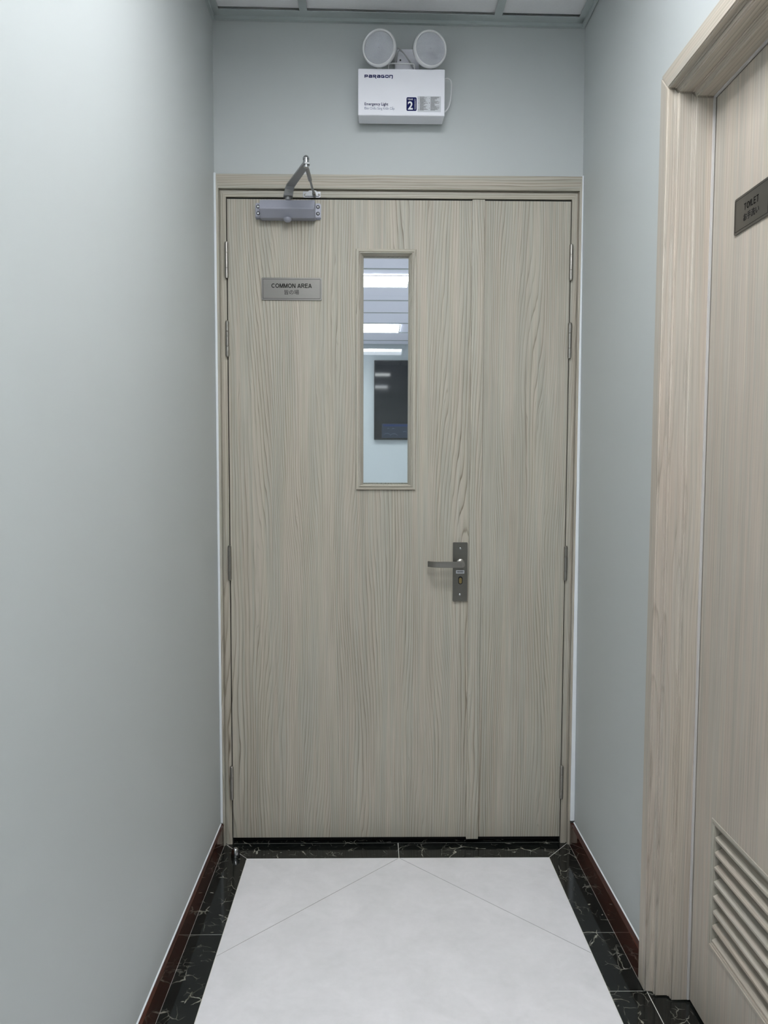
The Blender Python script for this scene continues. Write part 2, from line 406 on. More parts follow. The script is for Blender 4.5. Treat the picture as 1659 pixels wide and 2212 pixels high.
BLOCK = {'P': (1.17, [[(.12, 0), (.12, .88), (.95, .88), (1.05, .78), (1.05, .50), (.95, .40), (.30, .40)]]), 'a': (1.17, [[(.10, .88), (.95, .88), (1.05, .78), (1.05, 0)], [(1.05, .52), (.22, .52), (.12, .44), (.12, .20), (.22, .12), (1.05, .12)]]),
         'R': (1.17, [[(.12, 0), (.12, .88), (.95, .88), (1.05, .78), (1.05, .54), (.95, .44), (.30, .44)], [(.55, .44), (.90, .05), (1.20, -.22)]]), 'G': (1.17, [[(1.05, .88), (.22, .88), (.12, .78), (.12, .22), (.22, .12), (.95, .12), (1.05, .22), (1.05, .46), (.50, .46)]]),
         'O': (1.17, [[(.12, .22), (.12, .78), (.22, .88), (.95, .88), (1.05, .78), (1.05, .22), (.95, .12), (.22, .12)]]), 'n': (1.17, [[(.12, 0), (.12, .88), (.95, .88), (1.05, .78), (1.05, .1), (.98, -.10), (.86, -.26)]])}
def strokes(bm, s, font, h, width, hw, place, gap=.10):
    # s drawn to height h and overall width; place(x, y) -> 3D with x from the left edge
    tot = sum(font[c][0] for c in s)+gap*(len(s)-1); kx = width/(tot*h); x = 0
    for c in s:
        w_, ls = font[c]
        for l in ls: ribbon(bm, [((x+p)*kx, q) for p, q in l], hw, lambda a, b: place(a*h, b*h), closed=(c == 'O'))
        x += w_+gap
ROT_BACK = Matrix(((1, 0, 0), (0, 0, -1), (0, 1, 0)))      # text x -> +X, y -> +Z, faces -Y
ROT_RIGHT = Matrix(((0, 0, -1), (-1, 0, 0), (0, 1, 0)))    # text x -> -Y, y -> +Z, faces -X
def rrect(u0, u1, v0, v1, r, n=5):
    pts = []
    for cx, cy, a0 in ((u1-r, v1-r, 0), (u0+r, v1-r, 90), (u0+r, v0+r, 180), (u1-r, v0+r, 270)):
        for k in range(n+1):
            a = math.radians(a0+90*k/n); pts.append((cx+r*math.cos(a), cy+r*math.sin(a)))
    return pts
FB = lambda u, v, d: (u, d, v)           # outline in x,z ; depth y
FR = lambda u, v, d: (d, u, v)           # outline in y,z ; depth x

def frame_side(bm, side, rect, prof, fn, tl=None):
    """one mitred side of a rectangular frame. rect=(u0,u1,v0,v1); prof = [(t_side, t_top, depth)]; bottom mitred only if side set has it"""
    u0, u1, v0, v1, mb = rect
    A = []; B = []
    for ts, tt, d in prof:
        vb = v0+tt if mb else v0
        if side == 'left': p, q = (u0+ts, vb), (u0+ts, v1-tt)
        elif side == 'right': p, q = (u1-ts, vb), (u1-ts, v1-tt)
        elif side == 'top': p, q = (u0+ts, v1-tt), (u1-ts, v1-tt)
        else: p, q = (u0+ts, v0+tt), (u1-ts, v0+tt)
        A.append(bm.verts.new(fn(p[0], p[1], d))); B.append(bm.verts.new(fn(q[0], q[1], d)))
    n = len(prof)
    bm.faces.new(A); bm.faces.new(B[::-1])
    for i in range(n): bm.faces.new((A[i], B[i], B[(i+1) % n], A[(i+1) % n]))

# ================================================================== STRUCTURE
ZC = 2.657; ROOM_Z = 2.799; YE = -8.6; RF = 7.6236
XL = -0.587
def xr(z): return 0.5955-0.0051*z

# walls
bm = bm_new(); box(bm, XL-.12, XL, YE, 0.0, -.02, 2.80)
wl = obj('wall_left', bm, PAINT); tag(wl, 'smooth sage grey painted corridor wall along the left, unbroken', 'wall', kind='structure')
bm = bm_new()
def rseg(ya, yb, za, zb): prism(bm, [(xr(za), za), (.72, za), (.72, zb), (xr(zb), zb)], ya, yb, lambda p, q, t: (p, t, q))
TD0, TD1 = -.700, -1.617     # opening for the toilet door
rseg(0, TD0, -.02, 2.80); rseg(TD0, TD1, 2.150, 2.80); rseg(TD1, YE, -.02, 2.80)
wr = obj('wall_right', bm, PAINT); tag(wr, 'sage grey painted corridor wall on the right around the toilet door', 'wall', kind='structure')
bm = bm_new(); box(bm, -4, -.5805, 0, .12, -.02, 2.85); box(bm, .5805, 4, 0, .12, -.02, 2.85); box(bm, -.5805, .5805, 0, .12, 2.170, 2.85)
wb = obj('wall_back', bm, PAINT); tag(wb, 'sage grey painted end wall above and around the double door', 'wall', kind='structure')
bm = bm_new(); box(bm, XL-.12, .72, YE-.1, YE, -.02, 2.80)
tag(obj('wall_front', bm, PAINT), 'sage grey painted wall at the corridor end behind the viewer', 'wall', kind='structure')
for nm, d in (('wall_far', (-4, 4, RF, RF+.1, -.02, 2.85)), ('wall_far_left', (-4.1, -4, .12, RF, -.02, 2.85)), ('wall_far_right', (4, 4.1, .12, RF, -.02, 2.85))):
    o = bx(nm, d, PAINT_ROOM); tag(o, {'wall_far': 'pale sage wall of the common room carrying the television', 'wall_far_left': 'left side wall of the common room beyond the door', 'wall_far_right': 'right side wall of the common room beyond the door'}[nm], 'wall', kind='structure')
# closet behind the toilet door
bm = bm_new(); box(bm, .72, 1.6, TD0+.0, TD0+.05, -.02, 2.3); box(bm, .72, 1.6, TD1-.05, TD1, -.02, 2.3); box(bm, 1.6, 1.65, TD1-.05, TD0+.05, -.02, 2.3); box(bm, .72, 1.6, TD1, TD0, 2.25, 2.3); box(bm, .72, 1.6, TD1, TD0, -.02, 0)
tag(obj('wall_toilet', bm, PAINT), 'unlit toilet walls behind the slatted door', 'wall', kind='structure')

# ------------------------------------------------------------------ floor
bm = bm_new(); box(bm, XL-.05, .72, YE, .12, -.03, -.0007)
fl = obj('floor', bm, GROUTW); tag(fl, 'corridor floor of white tiles inside a black marble border', 'floor', kind='structure')
def clip(poly, f):
    out = []
    for i in range(len(poly)):
        a, b = poly[i], poly[(i+1) % len(poly)]; fa, fb = f(a), f(b)
        if fa >= 0: out.append(a)
        if (fa >= 0) != (fb >= 0):
            t = fa/(fa-fb); out.append((a[0]+(b[0]-a[0])*t, a[1]+(b[1]-a[1])*t))
    return out
def inset(poly, g):
    # shrink a convex polygon by g
    area = sum(poly[i][0]*poly[(i+1) % len(poly)][1]-poly[(i+1) % len(poly)][0]*poly[i][1] for i in range(len(poly)))
    if area < 0: poly = poly[::-1]
    res = poly
    for i in range(len(poly)):
        a, b = Vector(poly[i]), Vector(poly[(i+1) % len(poly)])
        d = (b-a)
        if d.length < 1e-5: continue
        n = Vector((-d.y, d.x)).normalized()
        res = clip(res, lambda p, a=a, n=n: (Vector(p)-a).dot(n)-g)
        if not res: return res
    return res
def tile(poly, mat, g=0.0010, z=0.0, name='tile', parent=None):
    p = inset(poly, g)
    q = []
    for a in p:
        if not q or (Vector(a)-Vector(q[-1])).length > 1e-4: q.append(a)
    if len(q) > 2 and (Vector(q[0])-Vector(q[-1])).length < 1e-4: q.pop()
    if len(q) < 3: return
    bm = bm_new(); prism(bm, q, -.0014, z, lambda a, b, t: (a, b, t))
    return obj(name, bm, mat, parent or fl)
IL, IR, IB = -.487, .4922, -.0945      # inner edge of the border
OL, OR = -.5761, .5796
AX = .0045; D = .8485
YJ = -.4935
inner = lambda poly: clip(clip(clip(clip(poly, lambda p: p[0]-IL), lambda p: IR-p[0]), lambda p: IB-p[1]), lambda p: p[1]-(YE+.02))
for k in range(-1, 9):
    for sx in (-1, 0, 1):
        for half in (0, 1):
            if (half == 0) != (sx == 0): continue
            cx = AX+sx*D; cy = IB-D-2*D*k+(D if half else 0)
            poly = inner([(cx-D, cy), (cx, cy-D), (cx+D, cy), (cx, cy+D)])
            if len(poly) > 2: tile(poly, WHITE_TILE, .0008, name='tile')
bm = bm_new(); box(bm, IL+.002, IR-.002, YE+.02, IB-.002, -.0006, -.0005); obj('grout_bed', bm, GROUT, fl)
# border: two pieces along the door, then pieces down both sides, mitred at the corners
YT = .004
tile([(OL, YT), (AX, YT), (AX, IB), (IL, IB)], MARBLE, name='border_tile')
tile([(AX, YT), (OR, YT), (IR, IB), (AX, IB)], MARBLE, name='border_tile')
ys = [None, YJ, -1.093, -1.693, -2.293, -2.893, -3.49, -4.09, -4.69, -5.29, -5.89, -6.49, -7.09, -7.69, YE+.02]
for i in range(1, len(ys)):
    if i == 1: tile([(OL, YT), (IL, IB), (IL, YJ), (OL, YJ)], MARBLE, name='border_tile')
    else: tile([(OL, ys[i-1]), (IL, ys[i-1]), (IL, ys[i]), (OL, ys[i])], MARBLE, name='border_tile')
tile([(OR, YT), (IR, IB), (IR, YJ), (OR, YJ)], MARBLE, name='border_tile')
tile([(OR, YJ), (IR, YJ), (IR, -.726), (OR, -.726)], MARBLE, name='border_tile')
yy = -.726
while yy > YE+.7:
    tile([(.585, yy), (IR, yy), (IR, yy-.6), (.585, yy-.6)], MARBLE, name='border_tile'); yy -= .6
tile([(-.5755, .1185), (.5755, .1185), (.5755, YT), (-.5755, YT)], MARBLE, .0008, name='threshold')
bm = bm_new(); box(bm, .586, .719, TD1+.002, -.7285, -.0014, 0.0); obj('threshold', bm, MARBLE, fl)
bm = bm_new(); box(bm, -4, 4, .12, RF, -.03, -.0016)
fr_ = obj('floor_far', bm, GROUT); tag(fr_, 'white tiled floor of the common room beyond the door', 'floor', kind='structure')
for i in range(10):
    for j in range(9):
        x0 = -4+i*.8; y0 = .12+j*.8; y1 = min(y0+.8, RF)
        if y1-y0 > .05: tile([(x0, y0), (x0+.8, y0), (x0+.8, y1), (x0, y1)], WHITE_TILE, .001, parent=fr_)

# ------------------------------------------------------------------ skirting
def skirting(name, side, y0, y1, label):
    xw = XL if side < 0 else None
    bm = bm_new()
    xa = XL if side < 0 else xr(0.0)-.0002; xf = -.5757 if side < 0 else .5792
    if side > 0: xa = xr(.08)-.0005
    s = 1 if xf > xa else -1
    prism(bm, [(xa, 0.0002), (xf, 0.0002), (xf, .0735), (xf-s*.002, .0755), (xa, .0755)], y0, y1, lambda p, q, t: (p, t, q))
    o = obj(name, bm, SKIRT); tag(o, label, 'skirting', kind='structure')
    bm = bm_new(); prism(bm, [(xa+s*.0002, .0757), (xa+s*.0036, .0757), (xa+s*.0028, .0772), (xa+s*.0002, .0782)], y0, y1, lambda p, q, t: (p, t, q))
    obj('sealant_bead', bm, CAULK, o, label='white sealant line along the top')
    return o
skirting('baseboard_left', -1, -.014, YE+.001, 'glossy red-brown skirting along the foot of the left wall')
skirting('baseboard_right', 1, -.014, -.6845, 'glossy red-brown skirting between double door and toilet door frame')
skirting('baseboard_right_2', 1, -1.634, YE+.001, 'glossy red-brown skirting on the right wall past the toilet door')

# ------------------------------------------------------------------ corridor ceiling (hangs a little lower to the right)
ce = bx('ceiling', (XL-.1, .71, YE, 0.0, 2.73, 2.79), CEIL); tag(ce, 'suspended ceiling of pale tiles in a grey metal grid', 'ceiling', kind='structure')
ce.location.x = 0; cloc = ce.location.copy()
for v in ce.data.vertices: v.co.x += 0.0
ce.rotation_euler.y = 0.0115
def cobj(name, bm, mat, **k):
    bmesh.ops.recalc_face_normals(bm, faces=bm.faces)
    vs = [v.co for v in bm.verts]; c = Vector([(min(v[i] for v in vs)+max(v[i] for v in vs))/2 for i in range(3)])
    bmesh.ops.translate(bm, verts=bm.verts, vec=-c)
    me = bpy.data.meshes.new(name); bm.to_mesh(me); bm.free(); me.materials.append(mat)
    o = bpy.data.objects.new(name, me); COL.objects.link(o); o.parent = ce; o.location = c-Vector((0, cloc.y, cloc.z)); 
    for a, b_ in k.items(): o[a] = b_
    return o
ZF = ZC                                    # face of the grid
# stepped wall angles
def angle(pts, a, b, fn): bm = bm_new(); prism(bm, pts, a, b, fn); return cobj('wall_angle', bm, TBAR)
xw0, xw1 = XL+.001, xr(2.65)-.001
prof = [(0, ZF-.010), (.012, ZF-.010), (.012, ZF), (.044, ZF), (.044, ZF+.002), (0, ZF+.002)]
angle([(p, q) for p, q in prof], xw0, xw1, lambda p, q, t: (t, -.0005-p, q))
profs = [(0, ZF-.010), (.009, ZF-.010), (.009, ZF), (.028, ZF), (.028, ZF+.002), (0, ZF+.002)]
angle([(p, q) for p, q in profs], -.0125, YE+.01, lambda p, q, t: (xw0+p, t, q))
angle([(p, q) for p, q in profs], -.0125, YE+.01, lambda p, q, t: (xw1-p, t, q))
TB = [(-.310, -.286), (.290, .314)]
for a, b in TB:
    bm = bm_new(); box(bm, a, b, YE+.01, -.0445, ZF, ZF+.002); box(bm, (a+b)/2-.001, (a+b)/2+.001, YE+.01, -.0445, ZF+.002, ZF+.035); cobj('main_tee', bm, TBAR)
cols = [(xw0+.028, -.310), (-.286, .290), (.314, xw1-.028)]
rows = [-.0445]; y = -.35
while y > YE+.3: rows.append(y); y -= .6
rows.append(YE+.01)
for y in rows[1:-1]:
    for a, b in cols:
        bm = bm_new(); box(bm, a, b, y-.012, y+.012, ZF, ZF+.002); cobj('cross_tee', bm, TBAR)
LIGHTS = {2: 'k', 4: 'k2', 12: 'r'}  # k2 is an unseen fill panel added to lift floor and walls
lights = []
for r in range(len(rows)-1):
    ya = rows[r]-(.012 if r else 0); yb = rows[r+1]+(.012 if r < len(rows)-2 else 0)
    for ci, (a, b) in enumerate(cols):
        if ci == 1 and r in LIGHTS: lights.append((r, a, b, ya, yb)); continue
        bm = bm_new(); box(bm, a-.003, b+.003, yb-.003, ya+(.003 if r else 0), ZF+.0085, ZF+.020); cobj('ceiling_tile', bm, CEIL)
names = {2: 'lit square ceiling light panel nearest the double door', 4: 'added unseen ceiling fill panel second from the double door', 12: 'lit square ceiling light panel at the far end of the corridor'}
for r, a, b, ya, yb in lights:
    cx, cy = (a+b)/2, (ya+yb)/2
    t = empty('ceiling_light', (cx, cy, ZF)); tag(t, names[r], 'ceiling light', 'ceiling light panels of the corridor'); t.rotation_euler.y = 0.0
    dz = -.0115*cx
    bm = bm_new(); plate_hole(bm, a+.001, b-.001, yb+.001, ya-.001, (a+.012, b-.012, yb+.012, ya-.012), ZF+dz+.003, ZF+dz+.0500, lambda u, v, d: (u, v, d)); obj('frame', bm, WHITEP, t)
    bm = bm_new(); box(bm, a+.0125, b-.0125, yb+.0125, ya-.0125, ZF+dz+.046, ZF+dz+.050); obj('diffuser', bm, {'k': E_KEY, 'k2': E_FILL, 'r': E_FAR}[LIGHTS[r]], t)

# ------------------------------------------------------------------ common room ceiling
cr = bx('ceiling_far', (-4, 4, .12, RF, ROOM_Z+.02, ROOM_Z+.05), CEIL_R); tag(cr, 'bright tiled ceiling of the common room beyond the door', 'ceiling', kind='structure')
X0 = .222; gx = [-2.1, 2.1]
gy = [.12]+[.70+.6*k for k in range(12)]+[RF]
RL = [(-.978, .222, 6.155, 6.655), (-.978, .222, 3.875, 4.300), (-.978, .222, 1.62, 2.05), (1.6, 2.8, 6.155, 6.655), (1.6, 2.8, 3.875, 4.3), (1.6, 2.8, 1.62, 2.05), (-3.4, -2.2, 6.155, 6.655), (-3.4, -2.2, 3.875, 4.3), (-3.4, -2.2, 1.62, 2.05)]  # the side columns are unseen lights added to brighten the room
rl_names = ['bright room ceiling light nearest the television, seen through the door pane', 'bright room ceiling light high in the door pane', 'room ceiling light just beyond the double door']
slab = bm_new()
box(slab, -4, gx[0]-.012, .12, RF, ROOM_Z+.006, ROOM_Z+.02); box(slab, gx[-1]+.012, 4, .12, RF, ROOM_Z+.006, ROOM_Z+.02)
obj('ceiling_panel', slab, CEIL_R, cr)
for y in gy[1:-1]:
    bm = bm_new(); box(bm, gx[0]-.012, gx[-1]+.012, y-.012, y+.012, ROOM_Z+.003, ROOM_Z+.012); obj('cross_tee', bm, TBAR, cr)
for x in gx:
    bm = bm_new(); box(bm, x-.012, x+.012, .12, RF, ROOM_Z+.001, ROOM_Z+.003); obj('main_tee', bm, TBAR, cr)
for i in range(1):
    for j in range(len(gy)-1):
        a, b, c, d = gx[i]+.012, gx[i+1]-.012, gy[j]+.012, gy[j+1]-.012
        bm = bm_new(); box(bm, a, b, c, d, ROOM_Z+.008, ROOM_Z+.018); bevel(bm, .003, 1); obj('ceiling_tile', bm, CEIL_R, cr)
for i, (a, b, c, d) in enumerate(RL):
    t = empty('ceiling_light', ((a+b)/2, (c+d)/2, ROOM_Z))
    lab = rl_names[i] if i < 3 else ('%s added fill light in the %s part of the common room' % ({0: 'far', 1: 'middle', 2: 'near'}[i % 3], 'right' if i < 6 else 'left'))
    tag(t, lab, 'ceiling light', 'ceiling lights of the common room')
    bm = bm_new(); plate_hole(bm, a, b, c, d, (a+.012, b-.012, c+.012, d-.012), ROOM_Z-.006, ROOM_Z+.0005, lambda u, v, dd: (u, v, dd)); obj('frame', bm, WHITEP, t)
    bm = bm_new(); box(bm, a+.012, b-.012, c+.012, d-.012, ROOM_Z-.004, ROOM_Z+.0005); obj('diffuser', bm, E_ROOM, t)

# ================================================================== DOUBLE DOOR
door = empty('door_1', (0, 0, 0)); tag(door, 'pale ash laminate double door with narrow side leaf and tall glass pane', 'door', kind='structure')
FH = 2.140                                            # underside of the head casing
# frame: t measured from casing inner edge; casing -> groove -> band -> rebate -> stop
prof = [(-.0070, -.0435, .0), (-.0070, -.0435, -.013), (0, 0, -.013), (0, 0, .003), (.0045, .0045, .003), (.0045, .0045, -.003), (.0215, .0240, -.003), (.0215, .0240, .0425), (.034, .036, .0425), (.034, .036, .119), (-.0065, -.029, .119), (-.0065, -.029, .0)]
rect = (-.5720, .5725, 0.0005, FH, False)
for sd, nm, mt in (('left', 'jamb', WZ), ('right', 'jamb', WZ), ('top', 'head_jamb', WX)):
    bm = bm_new(); frame_side(bm, sd, rect, prof, FB); obj(nm, bm, mt, door)
# leaves
LZ0, LZ1 = .0225, 2.1105
hole = (-.1195, .0365, 1.2060, 1.9420)
bm = bm_new(); plate_hole(bm, -.5470, .2490, LZ0, LZ1, hole, 0.0, .040, FB); leaf = obj('door_leaf', bm, WZ, door, label='wide ash laminate leaf with the glass pane')
bm = bm_new(); box(bm, .2515, .5480, 0.0, .040, LZ0, LZ1); leaf2 = obj('door_leaf', bm, WZ, door, label='narrow ash laminate leaf')
bm = bm_new(); box(bm, .2320, .2720, -.0095, -.0001, LZ0-.004, LZ1+.001); bevel(bm, .0012, 1); obj('cover_strip', bm, WS, leaf)
# glazing bead
mp = [(0, 0, -.0002), (0, 0, -.0060), (.0015, .0015, -.0075), (.0085, .0085, -.0075), (.0088, .0088, -.0050), (.0100, .0100, -.0050), (.0105, .0105, -.0080), (.0130, .0130, -.0080), (.0235, .0185, .0100), (.0235, .0185, .0165), (.018, .0145, .0165), (.018, .0145, -.0002)]
mr = (-.1375, .0550, 1.1890, 1.9565, True)
for sd in ('left', 'right', 'top', 'bottom'):
    bm = bm_new(); frame_side(bm, sd, mr, mp, FB); obj('glazing_bead', bm, WS if sd in ('left', 'right') else WX, leaf)
bm = bm_new(); box(bm, -.1190, .0360, .0170, .0230, 1.2070, 1.9410); obj('glass_pane', bm, GLASS, leaf, label='clear glass pane')
bm = bm_new(); plate_hole(bm, -.1195, .0365, 1.2060, 1.9420, (-.1140, .0315, 1.2110, 1.9380), .0236, .0396, FB); obj('rear_bead', bm, WZ, leaf)
# black gaskets also standing in for gap shade; added strip below blocks room light
for nm, d in (('gasket', (-.5503, -.5471, .006, .0415, .002, 2.1105)), ('gasket', (.5481, .5508, .006, .0415, .002, 2.1105)), ('gasket', (-.5503, .5508, .006, .0415, LZ1+.0001, 2.1158)), ('gasket', (.2491, .2514, .003, .039, .0225, 2.1105)), ('gap_light_block', (-.5470, .5480, .0240, .0380, .0008, .0224))):
    bx(nm, d, RUBBER, door)
# hinges
def hinge_mesh():
    bm = bm_new(); L = .107; r = .0062
    z0 = -L/2; cuts = [0, .27*L, .72*L, L]
    lathe(bm, [(.0035, z0-.004), (r*.9, z0-.002), (r*.9, z0)], n=16)
    for a, b in zip(cuts, cuts[1:]):
        lathe(bm, [(r*.86, z0+a), (r, z0+a+.0008), (r, z0+b-.0008), (r*.86, z0+b)], n=16)
    lathe(bm, [(r*.9, z0+L), (r*.9, z0+L+.002), (.0035, z0+L+.004)], n=16)
    box(bm, -.0015, .0015, .004, .030, z0+.001, z0+L-.001)
    return bm
h0 = None
for sx in (-1, 1):
    for zc in (1.918, 1.671, .9495, .2130):
        x = -.5490 if sx < 0 else .5500
        if h0 is None: h0 = obj('hinge', hinge_mesh(), NICKEL, door, smooth=True, origin=(0, 0, 0)); h0.location = (x, -.0080, zc)
        else: share(h0, door, (x, -.0080, zc))
# lever handle
bm = bm_new(); box(bm, .1800, .2277, -.0085, -.0001, .8237, 1.0175); bevel(bm, .0015, 2)
plate = obj('door_handle', bm, NICKEL_D, door, label='dark satin metal lever handle on a long plate')
bm = bm_new()
lathe(bm, [(.0135, -.0086), (.0135, -.0125), (.011, -.014), (.0088, -.015), (.0088, -.046)], (.2045, 0, .9498), 'y', 24)
hh = .0098; xs = []
for k in range(9): a = math.pi/2*k/8; xs.append((.2140-(1-math.cos(math.pi/2-a))*hh*0 - hh + hh*math.cos(a), hh*max(.08, math.sin(a))))
st = [(x, h, -.0500) for x, h in xs]
st += [(.19, hh, -.050), (.16, hh, -.0505), (.135, hh*.98, -.0500), (.122, hh*.97, -.0480), (.114, hh*.97, -.0440), (.107, hh*.97, -.0385), (.101, hh*.96, -.0335), (.0975, hh*.95, -.0310)]
prev = None
def tang(i):
    a = st[max(i-1, 0)]; b = st[min(i+1, len(st)-1)]; return Vector((b[0]-a[0], b[2]-a[2])).normalized()
rings = []
for i, (x, h, yv) in enumerate(st):
    t = tang(i) if i > 9 else Vector((-1, 0)); nx, ny = -t.y, t.x    # normal in x,y
    if ny > 0: nx, ny = -nx, -ny
    th = .0042
    rings.append([bm.verts.new((x+nx*e*th, yv+ny*e*th, .9498+f*h)) for e, f in ((1, -.88), (1, .88), (.7, 1), (-.7, 1), (-1, .88), (-1, -.88), (-.7, -1), (.7, -1))])
for A, B in zip(rings, rings[1:]):
    for i in range(8): bm.faces.new((A[i], A[(i+1) % 8], B[(i+1) % 8], B[i]))
bm.faces.new(rings[0][::-1]); bm.faces.new(rings[-1])
obj('lever', bm, NICKEL, plate, smooth=True)
for z in (.9975, .8460):
    bm = bm_new(); lathe(bm, [(.0034, -.0086), (.0034, -.0096), (.0022, -.0104)], (.2035, 0, z), 'y', 14); box(bm, .2012, .2058, -.01055, -.0100, z-.0004, z+.0004); obj('screw', bm, CHROME, plate, smooth=True)
bm = bm_new(); prism(bm, rrect(.1975, .2120, .8800, .9060, .0070, 6), -.0090, -.0086, FB); obj('keyhole_rim', bm, DARKHOLE, plate)
bm = bm_new(); prism(bm, rrect(.2000, .2095, .8825, .9015, .0047, 6), -.0102, -.0091, FB); obj('key_cylinder', bm, BRASS, plate)
bm = bm_new(); box(bm, .1903, .2175, -.0089, -.0086, .9155, .9262); obj('sticker', bm, STICK, plate, label='small white sticker under the lever')
bm = bm_new()
for i in range(8): box(bm, .1935+i*.0027, .1935+i*.0027+.0019, -.0091, -.00891, .9192, .9228)
obj('lettering', bm, INK2, plate)

# ================================================================== DOOR CLOSER
dc = empty('door_closer', (-.352, 0, 2.042)); tag(dc, 'silver metal door closer with folding arm at top left of the double door', 'door closer')
bm = bm_new()
cp = [(-.0045, 2.0985), (-.0360, 2.0970), (-.0390, 2.0940), (-.0560, 2.0670), (-.0545, 2.0630), (-.0320, 2.0430), (-.0280, 2.0420), (-.0045, 2.0420)]
prism(bm, cp, -.4375, -.2665, lambda p, q, t: (t, p, q)); bevel(bm, .0010, 2)
obj('body', bm, SILVER, dc)
bm = bm_new(); prism(bm, rrect(-.4560, -.2490, 2.0470, 2.0960, .004, 3), -.0045, -.0002, FB); obj('mounting_plate', bm, SILVER, dc)
for a, b in ((-.4555, -.4380), (-.2660, -.2500)):
    bm = bm_new(); box(bm, a, b, -.0130, -.0046, 2.0490, 2.0950); bevel(bm, .0020, 2); tb = obj('end_tab', bm, SILVER, dc)
    for z in (2.0625, 2.0830):
        bm = bm_new(); cx = (a+b)/2; lathe(bm, [(.0058, -.0131), (.0058, -.0134)], (cx, 0, z), 'y', 18); obj('screw_recess', bm, DARKHOLE, tb)
        bm = bm_new(); lathe(bm, [(.0037, -.01345), (.0037, -.0142), (.0030, -.0148), (.0014, -.0148), (.0014, -.0138)], (cx, 0, z), 'y', 14); obj('screw', bm, CHROME, tb, smooth=True)
bm = bm_new(); lathe(bm, [(.0125, 2.0430), (.0128, 2.0385), (.0112, 2.0345), (.0075, 2.0315), (.002, 2.0303)], (-.3525, -.030, 0), 'z', 24); obj('pinion_cap', bm, SILVER, dc, smooth=True)
bm = bm_new(); lathe(bm, [(.0088, 2.0975), (.0088, 2.1060), (.0075, 2.1060), (.0075, 2.1120)], (-.3505, -.030, 0), 'z', 20); obj('spindle', bm, SILVER_D, dc, smooth=True)
# main arm: flat bar cranked up over the spindle, then out to the knuckle
Pk = Vector((-.2760, -.2350, 2.1310)); P0 = Vector((-.3500, -.030, 2.1110))
bm = bm_new()
wd = .0125
arm = [(Vector((-.3515, -.016, 2.1090)), .0140), (Vector((-.3510, -.030, 2.1090)), .0142), (Vector((-.3480, -.043, 2.1100)), .0142), (Vector((-.3440, -.052, 2.1240)), .0138), (Vector((-.3390, -.064, 2.1310)), .0130), (P0.lerp(Pk, .5)+Vector((0, 0, .011)), .0120), (Pk+Vector((0, 0, .0005)), .0105), (Pk+(Pk-P0).normalized()*.009, .0065)]
rings = []
for i, (p, wv) in enumerate(arm):
    t = (arm[min(i+1, len(arm)-1)][0]-arm[max(i-1, 0)][0]).normalized(); side = t.cross(Vector((0, 0, 1))).normalized(); up = side.cross(t)
    rings.append([bm.verts.new(p+side*wv*a+up*.0025*b) for a, b in ((-1, -1), (1, -1), (1, 1), (-1, 1))])
for A, B in zip(rings, rings[1:]):
    for i in range(4): bm.faces.new((A[i], A[(i+1) % 4], B[(i+1) % 4], B[i]))
bm.faces.new(rings[0][::-1]); bm.faces.new(rings[-1])
obj('main_arm', bm, SILVER_D, dc)
bm = bm_new(); lathe(bm, [(.0090, 2.1340), (.0090, 2.1410), (.0078, 2.1415), (.0078, 2.1440), (.0095, 2.1445), (.0095, 2.1490), (.0060, 2.1540), (.0015, 2.1560)], (Pk.x, Pk.y, 0), 'z', 20)
lathe(bm, [(.0070, 2.1290), (.0070, 2.1220), (.004, 2.1205)], (Pk.x, Pk.y, 0), 'z', 16); obj('knuckle', bm, CHROME, dc, smooth=True)
Ps = Vector((-.2710, -.0215, 2.1230)); d_ = (Ps-Pk)
bm = bm_new()
q0 = Pk+Vector((.002, .004, -.003)); tube(bm, [q0, Pk.lerp(Ps, .06)+Vector((0, 0, -.002)), Pk.lerp(Ps, .50), Pk.lerp(Ps, .52), Pk.lerp(Ps, .54)], [.0075, .0062, .0060, .0060, .0042], 12)
tube(bm, [Pk.lerp(Ps, .53), Ps], .0036, 12); obj('forearm', bm, SILVER_D, dc, smooth=True)
bm = bm_new(); prism(bm, rrect(-.3060, -.2500, 2.1140, 2.1330, .003, 3), -.0068, -.0032, FB)
prism(bm, [(-.3000, 2.1180), (-.2560, 2.1180), (-.2640, 2.1350), (-.2860, 2.1350)], -.0105, -.0066, FB)
obj('shoe', bm, CHROME, dc)
for x in (-.2985, -.2555):
    bm = bm_new(); lathe(bm, [(.0036, -.0069), (.0036, -.0078), (.0022, -.0084)], (x, 0, 2.1225), 'y', 14); obj('shoe_screw', bm, NICKEL_D, dc, smooth=True)
bm = bm_new(); lathe(bm, [(.0058, -.0105), (.0062, -.0190), (.0050, -.0260), (.0020, -.0280)], (-.2700, 0, 2.1230), 'y', 16); obj('shoe_pivot', bm, NICKEL_D, dc, smooth=True)

